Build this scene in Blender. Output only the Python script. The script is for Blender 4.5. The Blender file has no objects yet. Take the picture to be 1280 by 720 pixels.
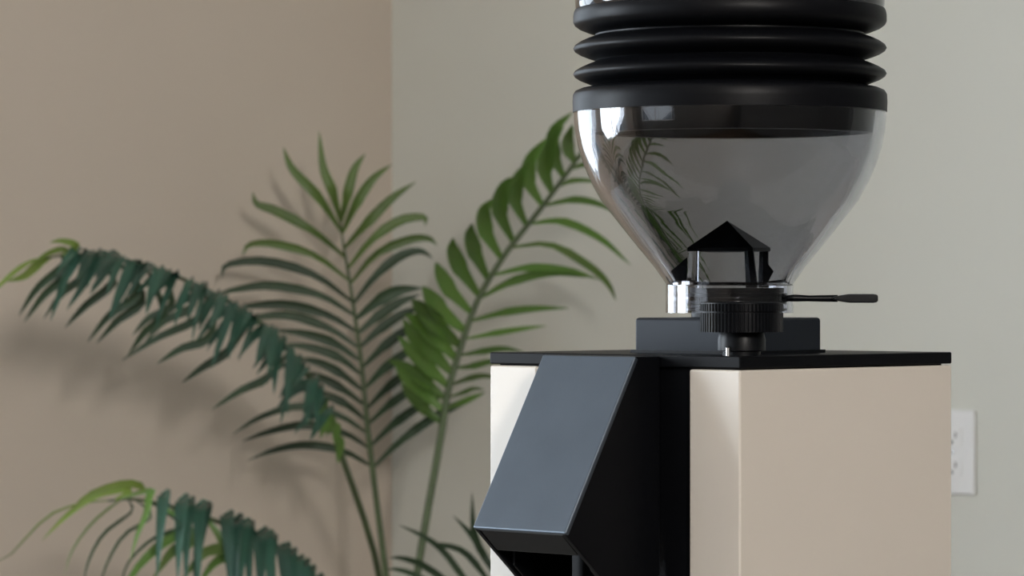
import bpy, bmesh, math, random
from mathutils import Vector, Matrix
random.seed(7)

# ------------------------------------------------------------------ camera
F, CX, CY, CAMZ = 4600.0, 640.0, 360.0, 1.20      # focal length in px of a 1280x720 frame
scene = bpy.context.scene
COL = scene.collection
cam_d = bpy.data.cameras.new('camera')
cam_d.sensor_width = 36.0
cam_d.lens = 36.0 * F / 1280.0
cam_d.clip_start = 0.05
cam_d.clip_end = 60
cam = bpy.data.objects.new('camera', cam_d)
COL.objects.link(cam)
cam.location = (0, 0, CAMZ)
cam.rotation_euler = (math.radians(90), 0, 0)
cam_d.dof.use_dof = True
cam_d.dof.focus_distance = 1.33
cam_d.dof.aperture_fstop = 52
scene.camera = cam

def P(px, py, Y):
    return Vector(((px - CX) / F * Y, Y, CAMZ - (py - CY) / F * Y))

# ------------------------------------------------------------------ room frame
AR = math.radians(38)
K = Vector(((490 - CX) / F * 5.4, 5.4, 0))            # foot of the room corner
UR = Vector((math.cos(AR), -math.sin(AR), 0))         # along the right wall
UL = Vector((-math.sin(AR), -math.cos(AR), 0))        # along the left wall
LA, LB, H = 5.6, 6.2, 3.1
def R(a, b, z):
    v = K + UR * a + UL * b
    return Vector((v.x, v.y, z))

# ------------------------------------------------------------------ world, lights, exposure
world = bpy.data.worlds.new('world'); scene.world = world
world.use_nodes = True
bg = world.node_tree.nodes['Background']
bg.inputs[0].default_value = (0.75, 0.86, 1.0, 1)
bg.inputs[1].default_value = 0.6
vs = scene.view_settings
vs.view_transform = 'Standard'; vs.look = 'None'; vs.gamma = 1.0; vs.use_curve_mapping = False
vs.exposure = 0.55
scene.cycles.caustics_reflective = False
scene.cycles.caustics_refractive = False

# windows: (wall, start, end, z0, z1, watts, colour)
WIN = [
    ('L', 1.75, 3.25, 0.55, 2.35, 26, (0.78, 0.89, 1.0)),
    ('L', 3.75, 5.25, 0.55, 2.35, 138, (0.82, 0.91, 1.0)),
    ('B', 0.7, 2.3, 0.75, 2.35, 10, (0.88, 0.94, 1.0)),  # added on the unseen back wall to brighten the grinder's front
    ('N', 5.05, 5.65, 2.05, 2.75, 255, (1.0, 0.945, 0.885)),
]
def window_light(i, wall, s0, s1, z0, z1, watts, colr):
    d = bpy.data.lights.new('window_daylight', 'AREA')
    d.shape = 'RECTANGLE'; d.size = s1 - s0 - 0.04; d.size_y = z1 - z0 - 0.04
    d.energy = watts; d.color = colr
    o = bpy.data.objects.new('window_daylight', d); COL.objects.link(o)
    m, zc = (s0 + s1) / 2, (z0 + z1) / 2
    if wall == 'L':   c, n = R(-0.11, m, zc), UR
    elif wall == 'B': c, n = R(m, LB + 0.11, zc), -UL
    else:             c, n = R(LA + 0.11, m, zc), -UR
    o.location = c
    o.rotation_euler = n.to_track_quat('-Z', 'Z').to_euler()
for i, w in enumerate(WIN): window_light(i, *w)

# ------------------------------------------------------------------ materials
def mat(name, col, rough=0.5, metal=0.0, spec=0.5, noise=None, bump=None, coat=0.0, **kw):
    m = bpy.data.materials.new(name); m.use_nodes = True
    nt = m.node_tree; b = nt.nodes['Principled BSDF']
    b.inputs['Base Color'].default_value = (*col, 1)
    b.inputs['Roughness'].default_value = rough
    b.inputs['Metallic'].default_value = metal
    b.inputs['Specular IOR Level'].default_value = spec
    b.inputs['Coat Weight'].default_value = coat
    for k, v in kw.items(): b.inputs[k.replace('_', ' ')].default_value = v
    tc = nt.nodes.new('ShaderNodeTexCoord')
    if noise:
        sc, amt = noise
        n = nt.nodes.new('ShaderNodeTexNoise'); n.inputs['Scale'].default_value = sc
        n.inputs['Detail'].default_value = 4
        nt.links.new(tc.outputs['Object'], n.inputs['Vector'])
        r = nt.nodes.new('ShaderNodeValToRGB')
        r.color_ramp.elements[0].position = 0.3; r.color_ramp.elements[1].position = 0.7
        r.color_ramp.elements[0].color = (*[c * (1 - amt) for c in col], 1)
        r.color_ramp.elements[1].color = (*[min(1, c * (1 + amt)) for c in col], 1)
        nt.links.new(n.outputs['Fac'], r.inputs['Fac'])
        nt.links.new(r.outputs['Color'], b.inputs['Base Color'])
    if bump:
        sc, st, dist = bump
        n2 = nt.nodes.new('ShaderNodeTexNoise'); n2.inputs['Scale'].default_value = sc
        n2.inputs['Detail'].default_value = 3
        nt.links.new(tc.outputs['Object'], n2.inputs['Vector'])
        bp = nt.nodes.new('ShaderNodeBump'); bp.inputs['Strength'].default_value = st
        bp.inputs['Distance'].default_value = dist
        nt.links.new(n2.outputs['Fac'], bp.inputs['Height'])
        nt.links.new(bp.outputs['Normal'], b.inputs['Normal'])
    return m

M = {}
M['wall_l'] = mat('wall_paint_warm', (0.685, 0.60, 0.515), 0.85, spec=0.2, noise=(1.3, 0.02), bump=(260, 0.12, 0.001))
M['wall_r'] = mat('wall_paint_sage', (0.665, 0.67, 0.61), 0.85, spec=0.2, noise=(1.3, 0.02), bump=(260, 0.12, 0.001))
M['wall_d'] = mat('unseen_wall_darkened', (0.20, 0.185, 0.17), 0.85, spec=0.2, noise=(1.3, 0.02), bump=(260, 0.12, 0.001))  # unseen walls, colour darkened to cut bounce and keep blacks deep
M['ceil'] = mat('ceiling_paint', (0.62, 0.61, 0.59), 0.9, spec=0.1)
M['floor'] = mat('floor_wood', (0.11, 0.072, 0.048), 0.5, noise=(6, 0.25))
M['white'] = mat('white_paint', (0.8, 0.8, 0.78), 0.4)
M['cream'] = mat('cream_enamel', (0.46, 0.425, 0.378), 0.38, spec=0.4, noise=(9, 0.012), bump=(900, 0.05, 0.0003))
M['black'] = mat('black_satin', (0.0020, 0.0022, 0.0029), 0.42, spec=0.07, bump=(1200, 0.06, 0.0002))
M['slate'] = mat('satin_black_sheen', (0.074, 0.090, 0.110), 0.42, metal=0.85, noise=(60, 0.06), bump=(900, 0.1, 0.0002))  # satin black metal with the cool window sheen put into its colour
M['slate2'] = mat('satin_graphite', (0.011, 0.0135, 0.0175), 0.45, metal=0.2, spec=0.12, bump=(900, 0.08, 0.0002))
M['rubber'] = mat('black_rubber', (0.0022, 0.0024, 0.0032), 0.42, spec=0.08)
M['gloss'] = mat('black_gloss', (0.006, 0.006, 0.007), 0.06, spec=0.6)
M['plastic'] = mat('black_plastic', (0.0022, 0.0026, 0.0034), 0.38, spec=0.11)
M['steel'] = mat('steel', (0.55, 0.55, 0.55), 0.25, metal=1.0)
M['plate'] = mat('outlet_plastic', (0.80, 0.80, 0.79), 0.35)
M['slot'] = mat('outlet_dark', (0.10, 0.09, 0.08), 0.6)
M['counter'] = mat('counter_stone', (0.32, 0.30, 0.27), 0.3, noise=(30, 0.15))
M['wood'] = mat('counter_wood', (0.24, 0.16, 0.10), 0.5, noise=(14, 0.2))
M['pot'] = mat('pot_ceramic', (0.55, 0.52, 0.47), 0.5)
M['soil'] = mat('soil', (0.04, 0.028, 0.02), 0.95, noise=(40, 0.4))

def smoked(name, col, rough=0.0):
    m = bpy.data.materials.new(name); m.use_nodes = True
    b = m.node_tree.nodes['Principled BSDF']
    b.inputs['Base Color'].default_value = (*col, 1)
    b.inputs['Roughness'].default_value = rough
    b.inputs['Transmission Weight'].default_value = 1.0
    b.inputs['IOR'].default_value = 1.45
    return m
M['smoke'] = smoked('smoked_acrylic', (0.565, 0.57, 0.60))
M['clear'] = smoked('clear_acrylic', (0.93, 0.93, 0.93))

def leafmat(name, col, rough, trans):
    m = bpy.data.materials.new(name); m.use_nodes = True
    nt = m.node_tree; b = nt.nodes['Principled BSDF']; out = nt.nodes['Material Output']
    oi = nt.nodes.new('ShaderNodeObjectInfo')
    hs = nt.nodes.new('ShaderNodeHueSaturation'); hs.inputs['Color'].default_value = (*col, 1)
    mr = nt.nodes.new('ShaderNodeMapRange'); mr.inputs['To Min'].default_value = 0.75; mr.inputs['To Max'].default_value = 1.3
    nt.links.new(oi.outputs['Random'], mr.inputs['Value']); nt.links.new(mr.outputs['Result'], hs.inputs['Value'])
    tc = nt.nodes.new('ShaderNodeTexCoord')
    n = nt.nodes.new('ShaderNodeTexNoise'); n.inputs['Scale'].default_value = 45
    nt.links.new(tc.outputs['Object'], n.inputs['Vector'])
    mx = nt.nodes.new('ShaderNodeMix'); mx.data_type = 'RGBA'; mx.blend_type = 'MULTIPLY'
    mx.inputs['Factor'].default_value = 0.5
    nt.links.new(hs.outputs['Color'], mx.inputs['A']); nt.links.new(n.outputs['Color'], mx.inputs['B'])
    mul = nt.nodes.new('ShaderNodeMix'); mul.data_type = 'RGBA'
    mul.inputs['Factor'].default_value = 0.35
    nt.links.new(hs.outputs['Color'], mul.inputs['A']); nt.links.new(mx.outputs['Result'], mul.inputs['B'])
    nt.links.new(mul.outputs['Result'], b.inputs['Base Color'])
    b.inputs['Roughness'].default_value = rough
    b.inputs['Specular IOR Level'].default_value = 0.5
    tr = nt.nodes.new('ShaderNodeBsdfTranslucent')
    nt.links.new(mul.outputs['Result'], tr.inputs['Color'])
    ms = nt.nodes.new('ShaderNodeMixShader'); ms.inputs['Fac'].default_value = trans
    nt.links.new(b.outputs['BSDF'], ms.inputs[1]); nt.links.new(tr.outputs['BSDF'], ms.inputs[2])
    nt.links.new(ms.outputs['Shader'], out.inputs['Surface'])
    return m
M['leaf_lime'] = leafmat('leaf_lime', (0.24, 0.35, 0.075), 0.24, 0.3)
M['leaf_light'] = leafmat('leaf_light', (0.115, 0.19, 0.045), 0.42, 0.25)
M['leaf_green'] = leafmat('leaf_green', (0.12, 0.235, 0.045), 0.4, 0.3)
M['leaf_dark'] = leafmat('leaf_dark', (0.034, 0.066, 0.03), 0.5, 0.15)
M['leaf_blue'] = leafmat('leaf_blue', (0.048, 0.118, 0.082), 0.25, 0.12)
M['stem'] = mat('palm_stem', (0.075, 0.11, 0.045), 0.45, noise=(30, 0.2))

# ------------------------------------------------------------------ mesh helpers
def obj(name, bm, material, parent=None, smooth=False, bevel=0.0, segs=2, angle=35):
    bmesh.ops.recalc_face_normals(bm, faces=bm.faces)
    if smooth:
        for f in bm.faces: f.smooth = True
    me = bpy.data.meshes.new(name); bm.to_mesh(me); bm.free()
    if material is not None: me.materials.append(material)
    o = bpy.data.objects.new(name, me); COL.objects.link(o)
    if parent is not None: o.parent = parent
    if smooth:
        me.set_sharp_from_angle(angle=math.radians(angle))
    if bevel:
        md = o.modifiers.new('bevel', 'BEVEL'); md.width = bevel; md.segments = segs
        md.limit_method = 'ANGLE'; md.angle_limit = math.radians(30)
        for p in me.polygons: p.use_smooth = True
        me.set_sharp_from_angle(angle=math.radians(40))
        md.harden_normals = True
    return o

def box(bm, x0, x1, y0, y1, z0, z1, fn=None):
    fn = fn or (lambda x, y, z: Vector((x, y, z)))
    v = [bm.verts.new(fn(x, y, z)) for z in (z0, z1) for x, y in ((x0, y0), (x1, y0), (x1, y1), (x0, y1))]
    for q in ((3, 2, 1, 0), (4, 5, 6, 7), (0, 1, 5, 4), (1, 2, 6, 5), (2, 3, 7, 6), (3, 0, 4, 7)):
        bm.faces.new([v[i] for i in q])
    return v

def lathe(bm, prof, n=96, cx=0, cy=0, closed=False):
    rings = []
    for r, z in prof:
        if r < 1e-6: rings.append([bm.verts.new((cx, cy, z))])
        else: rings.append([bm.verts.new((cx + r * math.cos(2 * math.pi * k / n), cy + r * math.sin(2 * math.pi * k / n), z)) for k in range(n)])
    pairs = list(zip(rings[:-1], rings[1:]))
    if closed: pairs.append((rings[-1], rings[0]))
    for a, b in pairs:
        for k in range(n):
            l = (k + 1) % n
            if len(a) == 1 and len(b) == 1: continue
            if len(a) == 1: bm.faces.new((a[0], b[l], b[k]))
            elif len(b) == 1: bm.faces.new((a[k], a[l], b[0]))
            else: bm.faces.new((a[k], a[l], b[l], b[k]))

def prism(bm, poly, z0, z1, fn=None):
    fn = fn or (lambda x, y, z: Vector((x, y, z)))
    lo = [bm.verts.new(fn(x, y, z0)) for x, y in poly]; hi = [bm.verts.new(fn(x, y, z1)) for x, y in poly]
    n = len(poly)
    bm.faces.new(lo[::-1]); bm.faces.new(hi)
    for i in range(n): bm.faces.new((lo[i], lo[(i + 1) % n], hi[(i + 1) % n], hi[i]))

def tube(bm, pts, radii, n=8):
    rings = []
    for i, p in enumerate(pts):
        t = (pts[min(i + 1, len(pts) - 1)] - pts[max(i - 1, 0)]).normalized()
        a = t.cross(Vector((0, 1, 0.02))).normalized(); b = t.cross(a).normalized()
        rings.append([bm.verts.new(p + (a * math.cos(2 * math.pi * k / n) + b * math.sin(2 * math.pi * k / n)) * radii[i]) for k in range(n)])
    for r0, r1 in zip(rings[:-1], rings[1:]):
        for k in range(n): bm.faces.new((r0[k], r0[(k + 1) % n], r1[(k + 1) % n], r1[k]))
    bm.faces.new(rings[0][::-1]); bm.faces.new(rings[-1])

def spline(pts, n):
    """Catmull-Rom through the points, n samples."""
    if len(pts) == 2:
        return [pts[0].lerp(pts[1], i / (n - 1)) for i in range(n)]
    e = [pts[0] * 2 - pts[1]] + list(pts) + [pts[-1] * 2 - pts[-2]]
    out = []
    for i in range(n):
        u = i / (n - 1) * (len(pts) - 1); k = min(int(u), len(pts) - 2); t = u - k
        a, b, c, d = e[k:k + 4]
        out.append(0.5 * ((2 * b) + (c - a) * t + (2 * a - 5 * b + 4 * c - d) * t * t + (3 * b - a - 3 * c + d) * t ** 3))
    return out

def tag(o, label, cat, group=None):
    o['label'] = label; o['category'] = cat
    if group: o['group'] = group
    return o
def struct(o, label=None):
    o['kind'] = 'structure'
    if label: o['label'] = label
    return o
def empty(name, loc, rz=0):
    o = bpy.data.objects.new(name, None); COL.objects.link(o)
    o.location = loc; o.rotation_euler = (0, 0, rz); o.empty_display_size = 0.1
    return o

# ------------------------------------------------------------------ room shell
T = 0.12
def wall_with_windows(name, fn, length, wins, m, s0=0.0):
    """fn(s, d, z): s along the wall, d outward depth"""
    bm = bmesh.new()
    s = s0
    for a, b, z0, z1 in wins:
        box(bm, s, a, 0, T, 0, H, fn)
        box(bm, a, b, 0, T, 0, z0, fn); box(bm, a, b, 0, T, z1, H, fn)
        s = b
    box(bm, s, length, 0, T, 0, H, fn)
    return struct(obj(name, bm, m))
fL = lambda s, d, z: R(-d, s, z)
fRt = lambda s, d, z: R(s, -d, z)
fN = lambda s, d, z: R(LA + d, s, z)
fB = lambda s, d, z: R(s, LB + d, z)
wall_with_windows('wall_left', fL, LB, [w[1:5] for w in WIN if w[0] == 'L'], M['wall_l'])['label'] = 'warm beige painted wall behind the drooping palm frond'
wall_with_windows('wall_right', fRt, LA + T, [], M['wall_r'], -T)['label'] = 'grey green painted wall carrying the outlet'
wall_with_windows('wall_near', fN, LB, [w[1:5] for w in WIN if w[0] == 'N'], M['wall_d'])['label'] = 'unseen wall facing the palm, darkened to deepen the blacks'
wall_with_windows('wall_back', fB, LA + T, [w[1:5] for w in WIN if w[0] == 'B'], M['wall_d'], -T)['label'] = 'unseen wall behind the viewer, darkened to deepen the blacks'
bm = bmesh.new(); box(bm, -T, LA + T, -T, LB + T, -0.1, 0.0, lambda a, b, z: R(a, b, z)); struct(obj('floor', bm, M['floor']), 'brown wooden floor')
bm = bmesh.new(); box(bm, -T, LA + T, -T, LB + T, H, H + 0.1, lambda a, b, z: R(a, b, z)); struct(obj('ceiling', bm, M['ceil']), 'off white ceiling')
def baseboard(name, fn, length):
    bm = bmesh.new(); box(bm, 0.016, length - 0.016, -0.015, 0, 0, 0.11, fn)
    struct(obj(name, bm, M['white'], bevel=0.003), 'white baseboard')
baseboard('baseboard_left', fL, LB); baseboard('baseboard_right', fRt, LA)
for i, (wl, s0, s1, z0, z1, *_r) in enumerate(WIN):
    fn = {'L': fL, 'N': fN, 'B': fB}[wl]
    bm = bmesh.new(); w = 0.05
    box(bm, s0, s0 + w, -0.01, 0.08, z0, z1, fn); box(bm, s1 - w, s1, -0.01, 0.08, z0, z1, fn)
    box(bm, s0 + w, s1 - w, -0.01, 0.08, z0, z0 + w, fn); box(bm, s0 + w, s1 - w, -0.01, 0.08, z1 - w, z1, fn)
    wo = struct(obj('window_%d' % (i + 1), bm, M['white']), 'white framed daylight window')  # also frames the light added on the back wall
    bm = bmesh.new(); mm = (s0 + s1) / 2
    box(bm, mm - 0.02, mm + 0.02, 0.0, 0.06, z0 + w, z1 - w, fn); obj('mullion', bm, M['white'], wo)
    zz = (z0 + z1) / 2
    bm = bmesh.new(); box(bm, s0 + w, mm - 0.02, 0.0, 0.05, zz - 0.015, zz + 0.015, fn); obj('glazing_bar', bm, M['white'], wo)
    bm = bmesh.new(); box(bm, mm + 0.02, s1 - w, 0.0, 0.05, zz - 0.015, zz + 0.015, fn); obj('glazing_bar', bm, M['white'], wo)

# ------------------------------------------------------------------ grinder
AL = math.radians(44)
UX = Vector((math.cos(AL), -math.sin(AL), 0)); UY = Vector((math.sin(AL), math.cos(AL), 0))
YC = 1.25
corner = P(925, 360, YC); corner.z = 0
def along(px, p0, d):
    """distance along d from p0 at which the pixel column px is met"""
    k = (px - CX) / F
    return (k * p0.y - p0.x) / (d.x - k * d.y)
BW = along(612, corner, -UX); BD = along(1190, corner, UY)
C = corner - UX * (BW / 2) + UY * (BD / 2)
ZT = CAMZ - (445.5 - CY) / F * YC               # top of the top plate
HB = 0.245
Z0 = ZT - HB                                    # worktop height
hx, hy = BW / 2, BD / 2
print('BODY', BW, BD, C, ZT)
g = empty('coffee_grinder', (C.x, C.y, Z0), -AL)
tag(g, 'cream and black coffee grinder with smoked hopper and rubber bellows', 'coffee grinder')
def zt(y, Y): return CAMZ - (y - CY) / F * Y - Z0     # local z of a pixel row at depth Y
# black core
bm = bmesh.new()
box(bm, -hx + 0.003, hx - 0.003, -hy + 0.002, hy - 0.002, 0.012, HB - 0.0040)
obj('body_core', bm, M['black'], g, bevel=0.0006)
bm = bmesh.new(); box(bm, -hx, hx, -hy, hy, HB - 0.0042, HB)
obj('top_plate', bm, M['black'], g, bevel=0.0005)
bm = bmesh.new(); box(bm, -hx - 0.004, hx + 0.004, -hy - 0.05, hy, 0.006, 0.012)
obj('base_plate', bm, M['black'], g, bevel=0.0015)
for sx in (-1, 1):
    for sy in (-1, 1):
        bm = bmesh.new(); lathe(bm, [(0, 0), (0.009, 0), (0.010, 0.002), (0.010, 0.0062), (0, 0.0062)], 24, sx * (hx - 0.015), sy * (hy - 0.015))
        obj('foot', bm, M['rubber'], g, smooth=True)
# cream side panels with front flange
FLR = along(861, corner, -UX); FLL = BW - along(670.5, corner, -UX)
PZ1, PZ0, pt = HB - 0.0047, 0.014, 0.0022
for s, fl in ((1, FLR), (-1, FLL)):
    bm = bmesh.new()
    poly = [(s * hx, hy), (s * hx, -hy), (s * (hx - fl), -hy), (s * (hx - fl), -hy + pt), (s * (hx - pt), -hy + pt), (s * (hx - pt), hy)]
    if s < 0: poly = poly[::-1]
    prism(bm, poly, PZ0, PZ1)
    obj('side_panel', bm, M['cream'], g, bevel=0.0009, segs=3)['label'] = 'cream enamelled side panel wrapping onto the front'
# chute
pf = corner
XR = BW / 2 - along(825, corner, -UX)           # right face of the chute, local x
p1 = along(795, corner - UX * (hx - XR), -UY)
q = corner - UX * (hx - XR)
p2 = along(707, q, -UY)
Ylip = (q - UY * p2).y
zlip = zt(668, Ylip)
p3 = along(750, q, -UY); z3 = zt(720, (q - UY * p3).y)
slope = (zlip - z3) / (p2 - p3)
zend = zlip - slope * p2
# left face from the lip's left end
kk = (592 - CX) / F
q2 = q - UY * p2
XL = XR - along(592, q2, -UX)
print('CHUTE', XR, XL, p1, p2, zlip, zend, HB)
F0 = -hy                                        # local y of the front face
th = 0.0022
ztop = HB - 0.0004
yp = lambda p: F0 - p
ch = None
side = [(yp(0), ztop), (yp(p1), ztop), (yp(p2), zlip), (yp(0), zend)]
def sideplate(x0, x1, pts):
    bm = bmesh.new()
    prism(bm, [(y, z) for y, z in pts], x0, x1, lambda a, b, c: Vector((c, a, b)))
    return bm
ch = obj('chute', sideplate(XR - th, XR, side), M['black'], g, bevel=0.0005)
obj('chute_side', sideplate(XL, XL + th, side), M['black'], ch, bevel=0.0005)
# slanted face plate
def lerp2(a, b, t): return (a[0] + (b[0] - a[0]) * t, a[1] + (b[1] - a[1]) * t)
dn = Vector((side[2][0] - side[1][0], side[2][1] - side[1][1])).normalized()
nin = Vector((-dn.y, dn.x)); 
if nin.x < 0: nin = -nin
plate = [side[1], side[2], (side[2][0] + nin.x * th, side[2][1] + nin.y * th), (side[1][0] + nin.x * th, side[1][1] + nin.y * th)]
bm = sideplate(XL - 0.0002, XR + 0.0002, [(y - nin.x * 0.0006, z - nin.y * 0.0006) for y, z in plate])
obj('face_plate', bm, M['slate'], ch, bevel=0.0007, segs=3)['label'] = 'slanted face plate of the chute, window sheen in its colour'
bm = sideplate(XL + th, XR - th, [(yp(0), ztop), (yp(p1 - 0.001), ztop), (yp(p1 - 0.001), ztop - th), (yp(0), ztop - th)])
obj('chute_top', bm, M['black'], ch)
# lower rim: band along the front edge of the sloping mouth
a, b = (side[2][0] + 0.0006, side[2][1] - 0.0002), lerp2(side[2], side[3], 0.19)
bm = sideplate(XL + th, XR - th, [a, b, (b[0], b[1] + 0.006), (a[0] + 0.003, a[1] + 0.006)])
obj('mouth_rim', bm, M['plastic'], ch, bevel=0.0006)
a, b = lerp2(side[2], side[3], 0.85), side[3]
bm = sideplate(XL + th, XR - th, [a, b, (b[0], b[1] + 0.006), (a[0], a[1] + 0.006)])
obj('mouth_back', bm, M['plastic'], ch)
# thin inner spout inside the mouth
xm = (XL + XR) / 2
pts = []
c0, c1 = lerp2(side[2], side[3], 0.34), lerp2(side[2], side[3], 0.8)
for xo in (XL + 0.0034, XR - 0.0034):
    bm = sideplate(xo - 0.0006, xo + 0.0006, [(c0[0], c0[1] + 0.001), (c1[0], c1[1] + 0.001), (c1[0], c1[1] + 0.008), (c0[0], c0[1] + 0.008)])
    obj('spout_guide', bm, M['plastic'], ch, bevel=0.0004)
# portafilter fork and lower front (below the frame)
bm = bmesh.new()
for sx in (-1, 1): box(bm, sx * 0.026 - 0.004, sx * 0.026 + 0.004, F0 - 0.055, F0 + 0.002, 0.085, 0.093)
box(bm, -0.03, 0.03, F0 - 0.004, F0 + 0.002, 0.075, 0.103)
obj('portafilter_fork', bm, M['plastic'], g, bevel=0.001)

# hopper base block
HY = C.y
hz0 = HB - 0.0005; hz1 = zt(397.5, HY - 0.03)
hc = P(914, 360, HY - 0.045); hc.z = 0
hw = along(793, hc, -UX); hd = along(1027, hc, UY)
hcen = hc - UX * hw / 2 + UY * hd / 2
lc = Vector(((hcen - Vector((C.x, C.y, 0))).dot(UX), (hcen - Vector((C.x, C.y, 0))).dot(UY)))
print('HUMP', hw, hd, lc)
bm = bmesh.new(); box(bm, lc.x - hw / 2, lc.x + hw / 2, lc.y - hd / 2, lc.y + hd / 2, hz0, hz1)
hb = obj('hopper_base', bm, M['slate2'] if 'slate2' in M else M['black'], g, bevel=0.0012, segs=3)
bm = bmesh.new(); box(bm, lc.x - hw / 2 - 0.001, lc.x + hw / 2 + 0.001, lc.y - hd / 2 - 0.001, lc.y + hd / 2 + 0.001, hz0 + 0.0004, hz0 + 0.0016)
obj('gasket', bm, M['plastic'], hb)

# adjustment knob
kc = P(927, 360, HY - 0.068); kc.z = 0
kl = Vector(((kc - Vector((C.x, C.y, 0))).dot(UX), (kc - Vector((C.x, C.y, 0))).dot(UY)))
KY = HY - 0.068
kr = 52 / F * KY
kz0, kz1, kzm = zt(417, KY), zt(378.5, KY), zt(390, KY)
def ribbed(bm, r0, r1, z0, z1, n, cx, cy):
    m = n * 4
    lo, hi = [], []
    for k in range(m):
        r = r1 if k % 4 in (0, 1) else r0
        a = 2 * math.pi * k / m
        lo.append(bm.verts.new((cx + r * math.cos(a), cy + r * math.sin(a), z0))); hi.append(bm.verts.new((cx + r * math.cos(a), cy + r * math.sin(a), z1)))
    bm.faces.new(lo[::-1]); bm.faces.new(hi)
    for k in range(m): bm.faces.new((lo[k], lo[(k + 1) % m], hi[(k + 1) % m], hi[k]))
bm = bmesh.new(); ribbed(bm, kr - 0.0006, kr, kz0 + 0.0006, kzm - 0.0003, 64, kl.x, kl.y)
kn = obj('adjustment_knob', bm, M['plastic'], g)
bm = bmesh.new(); ribbed(bm, kr - 0.0006, kr + 0.0001, kzm + 0.0003, kz1 - 0.0003, 64, kl.x, kl.y); obj('knob_cap', bm, M['plastic'], kn)
bm = bmesh.new(); lathe(bm, [(0, kzm - 0.0004), (kr - 0.0010, kzm - 0.0004), (kr - 0.0010, kzm + 0.0004), (0, kzm + 0.0004)], 64, kl.x, kl.y); obj('knob_groove', bm, M['black'], kn)
bm = bmesh.new(); lathe(bm, [(0, kz1 - 0.0004), (kr - 0.0003, kz1 - 0.0004), (kr - 0.0003, kz1), (kr - 0.0012, kz1 + 0.0003), (0, kz1 + 0.0003)], 64, kl.x, kl.y); obj('knob_top', bm, M['plastic'], kn, smooth=True)
sr = 30 / F * KY
bm = bmesh.new(); lathe(bm, [(0, HB - 0.0002), (sr * 0.8, HB - 0.0002), (sr * 0.8, HB + 0.0015), (sr, HB + 0.0018), (sr, kz0 - 0.002), (sr * 0.92, kz0 + 0.0008), (0, kz0 + 0.0008)], 48, kl.x, kl.y)
obj('knob_stem', bm, M['plastic'], kn, smooth=True)
bm = bmesh.new(); lathe(bm, [(0, HB), (0.0008, HB), (0.0008, HB + 0.0028), (0.0005, HB + 0.0032), (0, HB + 0.0032)], 12, kl.x - 0.62 * sr * UX.x - 0.86 * sr * UX.y, kl.y - 0.62 * sr * UY.x - 0.86 * sr * UY.y)
obj('pin', bm, M['steel'], kn, smooth=True)

# hopper, centred on the body; radii and heights from the picture at the axis depth
hp = P(912, 360, HY); hl = Vector(((hp - Vector((C.x, C.y, CAMZ))).dot(UX), (hp - Vector((C.x, C.y, CAMZ))).dot(UY)))
px = HY / F
def prof(l): return [(r * px, zt(y, HY)) for r, y in l]
outer = [(78, 357), (94, 334), (108, 317), (121, 301), (137, 281), (150, 264.5), (161, 250), (173.5, 227), (183, 205), (189.5, 184), (193.5, 164), (195, 146), (195, 139)]
tk = 0.0036
inner = []
op = prof(outer)
for i, (r, z) in enumerate(op):
    r0, z0 = op[max(0, i - 1)]; r1, z1 = op[min(len(op) - 1, i + 1)]
    dr, dz = r1 - r0, z1 - z0; L = math.hypot(dr, dz)
    inner.append((r - dz / L * tk, z + dr / L * tk))
bm = bmesh.new(); lathe(bm, op + inner[::-1], 128, hl.x, hl.y, closed=True)
bowl = obj('hopper_bowl', bm, M['smoke'], g, smooth=True, angle=50)
bowl['label'] = 'smoked see-through hopper bowl'
# neck sleeve
bm = bmesh.new(); lathe(bm, prof([(79.5, 356), (79.5, 391), (72, 391), (72, 356)]), 96, hl.x, hl.y, closed=True)
obj('neck', bm, M['smoke'], bowl, smooth=True, angle=40)
to = Vector((hl.x + 9 * px * UX.x, hl.y + 9 * px * UY.x))
bm = bmesh.new(); lathe(bm, prof([(0, 360), (59, 360), (59, 366), (63, 366.5), (63, 380), (58, 380.5), (58, 385), (63, 385.5), (63, 388), (57, 389), (57, 396.5), (0, 396.5)]), 72, to.x, to.y)
obj('throat', bm, M['plastic'], bowl, smooth=True)
# gate disc and lever (points to the right of the picture)
GZ = zt(373, HY)
bm = bmesh.new(); lathe(bm, prof([(0, 371), (70.5, 371), (71, 373), (70.5, 375.5), (0, 375.5)]), 72, hl.x, hl.y)
gate = obj('gate_disc', bm, M['gloss'], bowl, smooth=True)
def Lw(dx, dy, z): return Vector((hl.x + dx * UX.x + dy * UX.y, hl.y + dx * UY.x + dy * UY.y, z))
bm = bmesh.new(); tube(bm, [Lw(70 * px, 0, GZ + 0.0002), Lw(100 * px, 0, GZ), Lw(135 * px, 0, GZ)], [0.0014, 0.0011, 0.0013], 12)
lev = obj('gate_lever', bm, M['plastic'], bowl, smooth=True)
bm = bmesh.new()
gp = [(128, 1.5), (140, 4.0), (150, 5.5), (178, 5.6), (183, 4.6), (184, 2.5)]
poly = [(x * px, h * px) for x, h in gp] + [(x * px, -h * px) for x, h in gp[::-1]]
lo = [bm.verts.new(Lw(x, -0.005, GZ + z)) for x, z in poly]; hi = [bm.verts.new(Lw(x, 0.005, GZ + z)) for x, z in poly]
bm.faces.new(lo[::-1]); bm.faces.new(hi)
for i in range(len(poly)): bm.faces.new((lo[i], lo[(i + 1) % len(poly)], hi[(i + 1) % len(poly)], hi[i]))
obj('lever_grip', bm, M['plastic'], bowl, bevel=0.0006)
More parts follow.
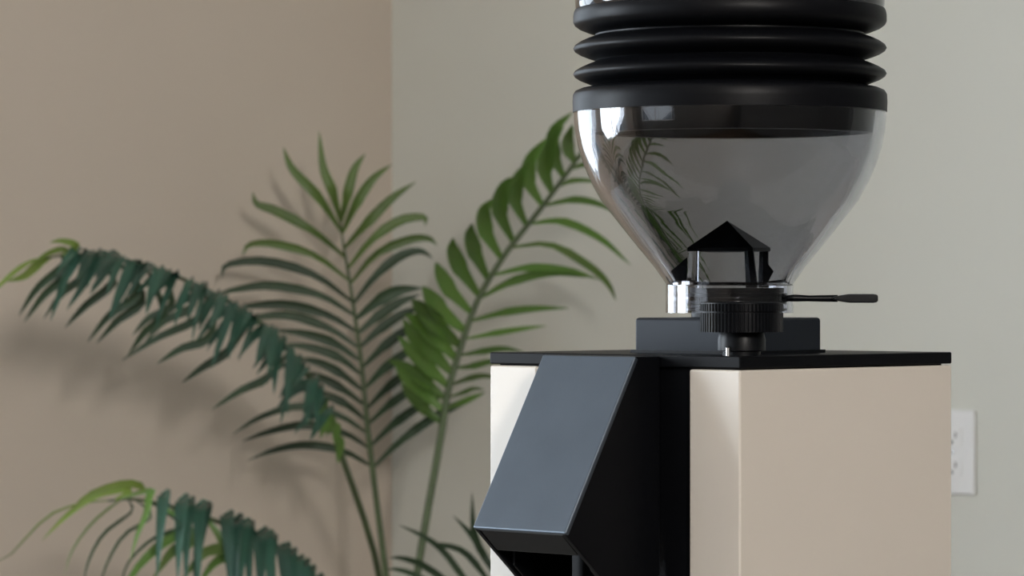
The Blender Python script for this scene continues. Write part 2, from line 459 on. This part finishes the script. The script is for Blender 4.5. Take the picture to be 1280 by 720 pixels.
# bean guard: little roof on legs inside the bowl
bm = bmesh.new()
zr0, zr1 = zt(307, HY), zt(273, HY)
rr = 59 * px
cs = [Lw(math.cos(t) * rr, math.sin(t) * rr, zr0) for t in [math.radians(25 + 90 * i) for i in range(4)]]
ap = Lw(-3 * px, 0, zr1)
vb = [bm.verts.new(c) for c in cs]; vb2 = [bm.verts.new(c - Vector((0, 0, 0.0012))) for c in cs]; va = bm.verts.new(ap)
for i in range(4):
    bm.faces.new((vb[i], vb[(i + 1) % 4], va)); bm.faces.new((vb2[i], vb2[(i + 1) % 4], vb[(i + 1) % 4], vb[i]))
bm.faces.new(vb2[::-1])
guard = obj('bean_guard', bm, M['plastic'], bowl)
for i, t in enumerate([math.radians(25), math.radians(205), math.radians(295)]):
    bm = bmesh.new()
    rt, rb = rr * 0.84, rr * (0.84, 0.86, 0.95)[i]
    pa, pb = Lw(math.cos(t) * rt, math.sin(t) * rt, zr0 - 0.0006), Lw(math.cos(t) * rb, math.sin(t) * rb, zt(359.5, HY))
    tube(bm, [pa, pb], [0.0018, 0.0022], 6)
    obj('guard_leg', bm, M['clear'] if i == 1 else M['plastic'], bowl)
for (xa, xb, xt0, xt1, ya, yb, yy) in ((-79, -53, -66, -50, 338, 318, -0.004), (42, 56, 46, 52, 338, 318, 0.002)):
    bm = bmesh.new()
    pl = [(xa, ya), (xb, 318), (xb, 356), (xa + 12, 354)] if xa < 0 else [(xa, 318), (xb, 337), (xb - 10, 356), (xa, 358)]
    pl = [(min(max(x, -74), 74), y) for x, y in pl]
    lo = [bm.verts.new(Lw(x * px, yy - 0.0008, zt(y, HY))) for x, y in pl]; hi = [bm.verts.new(Lw(x * px, yy + 0.0008, zt(y, HY))) for x, y in pl]
    bm.faces.new(lo[::-1]); bm.faces.new(hi)
    for i in range(4): bm.faces.new((lo[i], lo[(i + 1) % 4], hi[(i + 1) % 4], hi[i]))
    obj('guard_fin', bm, M['plastic'], bowl)
# bellows
EY = HY
def bell_profile():
    pts = [(150, 116), (166, 113)]
    def rnd(l): return l
    # collar band
    col = [(150, 152), (189, 152), (190, 146), (196, 145), (196.5, 130), (196, 121), (193, 116), (186, 112.5), (176, 110)]
    f3 = [(168, 107.5), (178, 104), (188, 100), (193.5, 96.5), (195.5, 93), (193.5, 89), (187, 85), (178, 81), (168, 77)]
    f2 = [(167, 75.5), (178, 72), (188, 68), (193.5, 64.5), (195.5, 61), (193.5, 57), (187, 52.5), (178, 48.5), (168, 45)]
    f1 = [(168, 43), (178, 40), (188, 36), (193.5, 32), (195.5, 28), (195.5, 20), (194.5, 15), (193, 12)]
    return col, f3, f2, f1
col, f3, f2, f1 = bell_profile()
bm = bmesh.new()
lathe(bm, prof([(150, 167), (178, 167), (179.5, 152), (180.5, 140.5)] + [(196, 140.5), (196.5, 128), (196, 119), (193, 114), (186, 111), (176, 109), (150, 109)]), 128, hl.x, hl.y, closed=True)
collar = obj('collar_band', bm, M['rubber'], g, smooth=True, angle=40)
bm = bmesh.new()
lathe(bm, prof([(0, 112), (165, 112), (167, 109)] + f3 + f2 + f1 + [(0, 12)]), 128, hl.x, hl.y)
bel = obj('bellows', bm, M['rubber'], g, smooth=True, angle=60)
bm = bmesh.new()
lathe(bm, prof([(0, 13), (191, 13), (192.5, 10), (193, 4), (193.5, -40), (191, -60), (182, -72), (160, -78), (40, -80), (0, -80)]), 128, hl.x, hl.y)
obj('lid', bm, M['gloss'], bel, smooth=True, angle=40)['label'] = 'glossy black cap on the bellows'

# worktop under the grinder
ct = empty('kitchen_counter', (0.3, 1.55, 0))
tag(ct, 'stone topped kitchen counter under the coffee grinder', 'counter')
bm = bmesh.new(); box(bm, -0.75, 0.75, -0.45, 0.35, Z0 - 0.035, Z0 - 0.0002); obj('worktop', bm, M['counter'], ct, bevel=0.003)
bm = bmesh.new(); box(bm, -0.72, 0.72, -0.40, 0.32, 0.0, Z0 - 0.035); obj('cabinet_body', bm, M['wood'], ct)

# ------------------------------------------------------------------ outlet on the right wall
k = (1193 - CX) / F
K0 = Vector((K.x, K.y, 0))
sa = (k * K.y - K.x) / (UR.x - k * UR.y)
oc = R(sa, 0, 0); OY = oc.y
zo = CAMZ - (565 - CY) / F * OY
OH = 106 / F * OY / 2
OW = along(1221, oc, UR)
print('OUTLET', OH * 2, OW * 2, OY, zo)
ow = empty('wall_outlet', (oc.x, oc.y, zo), -AR)
tag(ow, 'white wall outlet with cover plate on the grey green wall', 'outlet')
bm = bmesh.new(); box(bm, -OW, OW, -0.006, 0.0, -OH, OH); obj('cover_plate', bm, M['plate'], ow, bevel=0.003, segs=3)
for s in (-1, 1):
    bm = bmesh.new()
    poly = [(0.017 * math.cos(t) if abs(math.cos(t)) < 0.9 else 0.0155 * math.copysign(1, math.cos(t)), max(-0.0125, min(0.0125, 0.017 * math.sin(t)))) for t in [2 * math.pi * i / 24 for i in range(24)]]
    prism(bm, [(x, z + s * 0.0195) for x, z in poly], -0.0075, -0.005, lambda a, b, c: Vector((a, c, b)))
    rc = obj('receptacle', bm, M['plate'], ow)
    for x, hh in ((-0.0063, 0.0045), (0.0063, 0.0037)):
        bm = bmesh.new(); box(bm, x - 0.0011, x + 0.0011, -0.0078, -0.006, s * 0.0195 + 0.003 - hh, s * 0.0195 + 0.003 + hh); obj('slot', bm, M['slot'], rc)
    bm = bmesh.new(); lathe(bm, [(0, -0.0), (0.0024, 0), (0.0024, 0.0018), (0, 0.0018)], 12); 
    bmesh.ops.rotate(bm, verts=bm.verts, cent=(0, 0, 0), matrix=Matrix.Rotation(math.radians(90), 3, 'X')); bmesh.ops.translate(bm, verts=bm.verts, vec=(0, -0.006, s * 0.0195 - 0.0065)); obj('slot', bm, M['slot'], rc)
bm = bmesh.new(); lathe(bm, [(0, 0), (0.003, 0), (0.0025, 0.001), (0, 0.0013)], 16)
bmesh.ops.rotate(bm, verts=bm.verts, cent=(0, 0, 0), matrix=Matrix.Rotation(math.radians(90), 3, 'X')); bmesh.ops.translate(bm, verts=bm.verts, vec=(0, -0.006, 0)); obj('screw', bm, M['steel'], ow)

# ------------------------------------------------------------------ palm
PB = P(500, 360, 4.78)
palm = empty('potted_palm', (PB.x, PB.y, 0))
tag(palm, 'feathery green palm with arching fronds in the wall corner', 'plant')
OFF = Vector((PB.x, PB.y, 0))
bm = bmesh.new(); lathe(bm, [(0, 0), (0.13, 0), (0.135, 0.01), (0.17, 0.30), (0.175, 0.31), (0.175, 0.33), (0.16, 0.33), (0.155, 0.30), (0, 0.30)], 48)
obj('pot', bm, M['pot'], palm, smooth=True, angle=30)
bm = bmesh.new(); lathe(bm, [(0, 0.29), (0.156, 0.29), (0.157, 0.302), (0.08, 0.312), (0, 0.316)], 32); obj('soil', bm, M['soil'], palm, smooth=True)

RACHIS = []
def frond(path, name='frond', r0=0.0050, r1=0.0012, material=None):
    """path: list of (px, py, Y) from the base of the blade to its tip; the stalk runs on down into the pot"""
    pts = [P(*p) for p in path]
    foot = Vector((PB.x + (pts[0].x - PB.x) * 0.12, PB.y + (pts[0].y - PB.y) * 0.12, 0.30))
    d = (pts[0] - pts[1]).normalized()
    mid = pts[0] + d * 0.28
    m2 = foot.lerp(mid, 0.5); 
    allp = [foot, m2, mid] + pts
    sm = spline(allp, 60)
    RACHIS[:] = spline(pts, 160)
    bm = bmesh.new()
    tube(bm, [p - OFF for p in sm], [r0 + (r1 - r0) * (i / 59) ** 1.2 for i in range(60)], 8)
    return obj(name, bm, material or M['stem'], palm, smooth=True, angle=80)

def leaflet(fr, pts, width, material, tilt=0.0, fold=0.22, twist=0.0, base=0.28, nseg=12, ref=None):
    """ribbon leaf through 3D points; width in metres; tilt turns the blade about its own axis"""
    sm = spline(pts, nseg)
    bm = bmesh.new(); rows = []
    for i, p in enumerate(sm):
        t = i / (nseg - 1)
        tan = (sm[min(i + 1, nseg - 1)] - sm[max(i - 1, 0)]).normalized()
        n = (ref or Vector((0, -1, 0.15)))
        n = (n - tan * n.dot(tan)).normalized()
        a = tilt + twist * t
        n = (Matrix.Rotation(a, 3, tan) @ n)
        w = tan.cross(n).normalized()
        wd = width * (base + (1 - base) * math.sin(math.pi * min(1, t / 0.62) / 2) if t < 0.35 else 1.0)
        wd *= 1.0 if t < 0.35 else max(0.03, math.cos((t - 0.35) / 0.65 * math.pi / 2) ** 0.8)
        rows.append((bm.verts.new(p - w * wd / 2 - OFF + n * wd * fold * 0.5), bm.verts.new(p - OFF - n * wd * fold * 0.5), bm.verts.new(p + w * wd / 2 - OFF + n * wd * fold * 0.5)))
    for r0, r1 in zip(rows[:-1], rows[1:]):
        bm.faces.new((r0[0], r0[1], r1[1], r1[0])); bm.faces.new((r0[1], r0[2], r1[2], r1[1]))
    for f in bm.faces: f.smooth = True
    me = bpy.data.meshes.new('leaflet'); bm.to_mesh(me); bm.free(); me.materials.append(material)
    o = bpy.data.objects.new('leaflet', me); COL.objects.link(o); o.parent = fr
    return o

def pxleaf(fr, pl, Y0, Y1, wpx, m, **kw):
    n = len(pl); 
    pts = [P(x, y, Y0 + (Y1 - Y0) * i / (n - 1)) for i, (x, y) in enumerate(pl)]
    pts[0] = min(RACHIS, key=lambda q: (q.x / q.y - pts[0].x / pts[0].y) ** 2 + ((q.z - CAMZ) / q.y - (pts[0].z - CAMZ) / pts[0].y) ** 2)
    return leaflet(fr, pts, wpx / F * Y0, m, **kw)

# --- upright fan frond in the corner
Y1 = 4.95
f = frond([(466, 590, 4.95), (459, 530, 4.98), (453, 465, 5.0), (445, 405, 5.03), (436, 345, 5.05), (429, 305, 5.06), (426, 278, 5.06)])
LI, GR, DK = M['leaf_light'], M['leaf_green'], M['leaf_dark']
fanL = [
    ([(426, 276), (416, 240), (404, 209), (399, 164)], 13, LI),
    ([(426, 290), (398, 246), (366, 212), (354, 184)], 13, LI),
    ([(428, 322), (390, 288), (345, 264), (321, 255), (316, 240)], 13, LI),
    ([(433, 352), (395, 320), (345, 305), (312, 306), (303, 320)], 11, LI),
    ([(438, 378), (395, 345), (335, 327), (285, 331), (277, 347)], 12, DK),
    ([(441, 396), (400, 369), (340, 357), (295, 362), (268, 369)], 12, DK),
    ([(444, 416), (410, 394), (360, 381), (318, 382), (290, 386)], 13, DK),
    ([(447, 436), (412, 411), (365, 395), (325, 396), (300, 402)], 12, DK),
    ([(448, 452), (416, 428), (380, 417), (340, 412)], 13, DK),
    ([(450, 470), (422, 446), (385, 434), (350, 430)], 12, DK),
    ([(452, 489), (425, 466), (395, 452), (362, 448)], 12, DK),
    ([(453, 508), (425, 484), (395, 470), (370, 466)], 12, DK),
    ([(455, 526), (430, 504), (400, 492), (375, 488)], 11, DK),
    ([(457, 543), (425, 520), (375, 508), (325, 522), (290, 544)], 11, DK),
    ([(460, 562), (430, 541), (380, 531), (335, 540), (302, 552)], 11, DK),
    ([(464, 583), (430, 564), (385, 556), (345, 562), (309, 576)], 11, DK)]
fanR = [
    ([(428, 276), (434, 245), (443, 212), (457, 192)], 13, LI),
    ([(430, 292), (445, 255), (465, 225), (490, 205)], 13, LI),
    ([(436, 310), (460, 278), (490, 248), (520, 227)], 13, LI),
    ([(439, 336), (465, 300), (500, 276), (530, 272), (531, 282)], 13, LI),
    ([(441, 354), (470, 318), (510, 300), (535, 298), (547, 307)], 12, LI),
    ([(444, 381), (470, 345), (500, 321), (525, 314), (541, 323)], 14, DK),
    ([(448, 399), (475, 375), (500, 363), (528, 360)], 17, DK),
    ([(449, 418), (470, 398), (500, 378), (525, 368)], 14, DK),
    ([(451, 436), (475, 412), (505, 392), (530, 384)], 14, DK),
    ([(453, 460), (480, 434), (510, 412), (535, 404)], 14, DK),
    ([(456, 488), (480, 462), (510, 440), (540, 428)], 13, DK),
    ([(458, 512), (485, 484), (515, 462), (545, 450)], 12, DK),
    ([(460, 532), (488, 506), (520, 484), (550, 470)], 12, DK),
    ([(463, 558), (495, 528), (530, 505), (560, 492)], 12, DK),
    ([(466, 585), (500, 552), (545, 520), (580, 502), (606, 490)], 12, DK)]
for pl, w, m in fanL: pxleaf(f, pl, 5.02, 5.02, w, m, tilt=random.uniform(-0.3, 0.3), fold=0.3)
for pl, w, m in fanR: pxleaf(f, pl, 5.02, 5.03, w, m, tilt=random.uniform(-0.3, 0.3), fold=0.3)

# --- right frond leaning behind the grinder
f = frond([(552, 540, 4.90), (560, 490, 4.91), (574, 440, 4.92), (596, 378, 4.93), (630, 320, 4.93), (675, 262, 4.93), (712, 212, 4.93), (742, 170, 4.94), (770, 140, 4.95)], r0=0.0056, r1=0.0026)
up = [
    ([(742, 172), (748, 140), (765, 112)], 15), ([(728, 188), (728, 150), (745, 118)], 15),
    ([(718, 202), (708, 180), (716, 155)], 15), ([(703, 222), (692, 195), (692, 165), (716, 140)], 15),
    ([(689, 240), (680, 212), (689, 178), (705, 158)], 17),
    ([(675, 256), (660, 228), (662, 200), (684, 172)], 17),
    ([(654, 280), (643, 250), (648, 222), (662, 202)], 16),
    ([(638, 300), (624, 265), (630, 235), (648, 220)], 17),
    ([(621, 322), (606, 290), (604, 265), (617, 248)], 18),
    ([(606, 346), (592, 315), (586, 294), (590, 279)], 18),
    ([(592, 368), (574, 335), (564, 312), (566, 297)], 18),
    ([(582, 390), (560, 362), (547, 342), (544, 328)], 19),
    ([(575, 412), (548, 388), (534, 372), (527, 358)], 22),
    ([(570, 432), (545, 408), (525, 388), (514, 374)], 22),
    ([(568, 448), (545, 424), (520, 404), (506, 393)], 20),
    ([(564, 466), (538, 440), (515, 420), (503, 398)], 20),
    ([(561, 484), (536, 462), (512, 440), (497, 420)], 18),
    ([(558, 500), (532, 480), (505, 460), (484, 450)], 16),
    ([(556, 514), (530, 492), (508, 475), (492, 452)], 15),
    ([(553, 530), (530, 512), (512, 496), (500, 478)], 15)]
for pl, w in up: pxleaf(f, pl, 4.93, 4.84, w * 1.3, GR, tilt=random.uniform(-0.1, 0.3), fold=0.35, ref=Vector((0.2, -1, 0.2)))
dn_ = [
    ([(728, 192), (750, 185), (775, 192)], 9), ([(712, 214), (735, 206), (765, 212)], 9),
    ([(697, 236), (720, 226), (755, 228)], 9), ([(680, 258), (715, 250), (745, 254), (770, 266)], 10),
    ([(664, 282), (703, 277), (750, 298), (789, 332)], 11),
    ([(643, 312), (687, 306), (735, 332), (760, 355), (770, 376)], 11),
    ([(618, 348), (660, 335), (710, 338), (750, 350)], 11),
    ([(600, 374), (640, 352), (690, 341), (738, 347)], 12),
    ([(588, 402), (630, 391), (670, 386), (712, 385)], 11),
    ([(582, 424), (615, 418), (650, 412), (684, 407)], 10),
    ([(575, 446), (600, 440), (630, 436), (655, 440)], 9),
    ([(570, 462), (590, 458), (615, 452), (640, 455)], 9),
    ([(565, 482), (585, 474), (605, 470), (630, 474)], 9),
    ([(560, 498), (578, 492), (592, 486), (606, 487)], 8),
    ([(556, 512), (575, 505), (592, 497), (606, 491)], 10)]
for pl, w in dn_: pxleaf(f, pl, 4.93, 4.98, w, M['leaf_light'] if random.random() < 0.35 else GR, tilt=random.uniform(-0.5, 0.1), fold=0.3)

# --- left arching frond
BL = M['leaf_blue']
lp = [(424, 560, 4.82), (412, 520, 4.78), (392, 480, 4.72), (360, 436, 4.66), (318, 398, 4.58), (262, 364, 4.5), (200, 338, 4.42), (140, 322, 4.35), (90, 318, 4.30), (55, 323, 4.27)]
f = frond(lp)
lpath = spline([Vector(p) for p in lp], 200)
def lpt(u): return lpath[min(199, max(0, int(u * 199)))]
def leftleaf(u, pts, w, m, dy=-0.05, **kw):
    b = lpt(u); Yb = b.z
    full = [P(b.x, b.y, Yb)] + [P(x, y, Yb + dy * (i + 1) / len(pts)) for i, (x, y) in enumerate(pts)]
    leaflet(f, full, w / F * Yb, m, **kw)
# tip
leftleaf(1.0, [(38, 328), (18, 342), (0, 358), (-8, 368)], 15, M['leaf_lime'], tilt=0.9)
leftleaf(0.93, [(95, 308), (78, 302), (62, 303)], 11, M['leaf_lime'], tilt=0.4)
leftleaf(0.97, [(48, 330), (30, 345), (8, 352)], 12, M['leaf_lime'], tilt=-0.4)
leftleaf(0.90, [(80, 312), (60, 318), (40, 330)], 12, M['leaf_lime'], tilt=0.6)
claws = [
    (0.93, [(80, 332), (47, 360), (23, 395)]), (0.91, [(84, 342), (54, 370), (30, 403)]), (0.875, [(108, 342), (78, 367), (54, 399)]),
    (0.83, [(142, 350), (106, 383), (81, 410)]), (0.77, [(172, 365), (136, 395), (109, 428)]), (0.75, [(178, 374), (146, 402), (121, 429)]),
    (0.56, [(250, 397), (196, 423), (152, 451)]), (0.70, [(204, 390), (180, 416), (160, 444)]), (0.54, [(262, 421), (226, 436), (196, 455)]),
    (0.45, [(284, 440), (254, 459), (227, 479)]), (0.33, [(335, 472), (300, 489), (265, 512)]), (0.66, [(215, 382), (186, 398), (165, 420)]),
    (0.60, [(240, 384), (205, 402), (180, 430)])]
for u, pl in claws:
    leftleaf(u, pl, 12, M['leaf_dark'], dy=0.06, tilt=random.uniform(-0.4, 0.3))
# near row hanging toward the viewer
for i in range(36):
    u = 0.89 - i * 0.0215 + random.uniform(-0.008, 0.008)
    b = lpt(u)
    L = random.choice((42, 56, 70, 82)) + random.uniform(-6, 6)
    if u < 0.3: L *= 0.7
    ang = random.uniform(-0.62, -0.2) if u > 0.4 else random.uniform(-0.7, 0.1)
    dx = math.sin(ang) * L; dv = math.cos(ang) * L
    leftleaf(u, [(b.x + dx * 0.12 + 4, b.y - 6 + dv * 0.08), (b.x + dx * 0.5, b.y + dv * 0.5), (b.x + dx, b.y + dv)], random.uniform(10, 15), BL, dy=-0.10, base=0.65, tilt=random.uniform(-0.8, 0.8), ref=Vector((-0.2, -1, 0.5)))
# far row arching over the midrib
for i in range(20):
    u = 0.84 - i * 0.033 + random.uniform(-0.01, 0.01)
    b = lpt(u); h = random.uniform(3, 9); r = random.uniform(-8, 6)
    leftleaf(u, [(b.x - 10, b.y - h), (b.x - 28 + r, b.y - h * 0.2 + 4), (b.x - 48 + r * 2, b.y + random.uniform(20, 44))], random.uniform(12, 17), BL, dy=-0.10, base=0.6, tilt=random.uniform(-0.6, 0.6), ref=Vector((0, -1, 0.6)))
for (u, x, y) in ((0.14, 400, 548), (0.1, 418, 556), (0.18, 398, 520), (0.2, 384, 500), (0.12, 408, 545), (0.06, 422, 580)):
    b = lpt(u); leftleaf(u, [((b.x + x) / 2 + 4, (b.y + y) / 2 - 5), (x, y)], 13, GR, dy=-0.05, tilt=random.uniform(-0.5, 0.5))

# --- low left frond, near the bottom edge
lp = [(420, 770, 4.62), (392, 728, 4.52), (350, 692, 4.44), (300, 664, 4.36), (250, 644, 4.3), (205, 631, 4.24), (165, 624, 4.2), (135, 626, 4.17)]
f = frond(lp)
lpath = spline([Vector(p) for p in lp], 200)
LM = M['leaf_lime']
leftleaf(1.0, [(100, 630), (60, 646), (22, 684), (12, 694), (-12, 706)], 10, LM, tilt=0.9, twist=0.8)
leftleaf(0.96, [(165, 611), (122, 618), (84, 644), (52, 676)], 10, LM, tilt=0.3, twist=-0.7)
leftleaf(0.93, [(180, 612), (158, 604), (112, 618), (80, 648)], 10, LM, tilt=-0.2)
leftleaf(0.92, [(190, 612), (186, 622), (184, 640), (172, 668), (162, 704)], 10, GR, tilt=0.2)
leftleaf(0.90, [(150, 626), (115, 655), (90, 690), (80, 722)], 8, M['leaf_light'], tilt=1.0)
leftleaf(0.88, [(165, 640), (130, 668), (110, 705), (104, 740)], 9, DK, tilt=0.9)
leftleaf(0.84, [(190, 646), (155, 670), (132, 710), (125, 740)], 9, DK, tilt=0.9)
leftleaf(0.78, [(225, 656), (190, 675), (160, 705), (150, 740)], 9, DK, tilt=0.9)
leftleaf(0.72, [(228, 660), (200, 682), (170, 712), (150, 750)], 14, GR, tilt=0.2)
leftleaf(0.68, [(240, 672), (215, 690), (190, 725)], 16, M['leaf_light'], tilt=0.0)
leftleaf(0.55, [(280, 682), (255, 692), (225, 728)], 16, M['leaf_light'], tilt=0.1)
leftleaf(0.50, [(300, 690), (270, 702), (245, 735)], 14, GR, tilt=0.1)
for u, x0, x1 in ((0.80, 205, 196), (0.7, 236, 232), (0.7, 250, 248), (0.5, 304, 298), (0.5, 312, 312), (0.3, 340, 336), (0.3, 354, 360), (0.3, 380, 384), (0.74, 228, 222), (0.66, 255, 242), (0.58, 284, 288), (0.54, 296, 294), (0.42, 326, 326), (0.38, 334, 344), (0.30, 362, 366), (0.26, 372, 380), (0.22, 386, 394), (0.18, 396, 404)):
    u = min(range(200), key=lambda k: abs(lpath[k].x - x0 - 3)) / 199
    b = lpt(u)
    leftleaf(u, [(x0 + 2, b.y - 13), (x0, b.y - 8), ((x0 + x1) / 2, b.y + 30), (x1, b.y + 92)], random.uniform(16, 21), BL, dy=-0.10, base=0.85, tilt=random.uniform(-0.35, 0.35), ref=Vector((-0.1, -1, 0.3)))

# --- low right frond, mostly behind the grinder
f = frond([(640, 800, 4.6), (628, 752, 4.56), (622, 710, 4.54), (618, 660, 4.53), (616, 620, 4.53)])
for pl, w in (
    ([(632, 770), (590, 735), (555, 690), (528, 670), (498, 656)], 9),
    ([(630, 755), (606, 720), (580, 690), (552, 681), (545, 681)], 9),
    ([(626, 730), (608, 700), (590, 670), (566, 644)], 10),
    ([(622, 712), (602, 690), (592, 660), (590, 615)], 10),
    ([(636, 790), (580, 745), (535, 710), (505, 698), (486, 697)], 10),
    ([(638, 795), (570, 750), (525, 722), (498, 712), (484, 712)], 8)):
    pxleaf(f, pl, 4.56, 4.52, w, DK, tilt=random.uniform(-0.3, 0.3))
for pl, w in (
    ([(622, 705), (650, 680), (675, 672), (700, 690)], 11), ([(618, 665), (640, 640), (665, 630), (690, 645)], 11), ([(616, 622), (625, 590), (645, 570), (660, 575)], 10)):
    pxleaf(f, pl, 4.56, 4.6, w, DK, tilt=random.uniform(-0.3, 0.3))
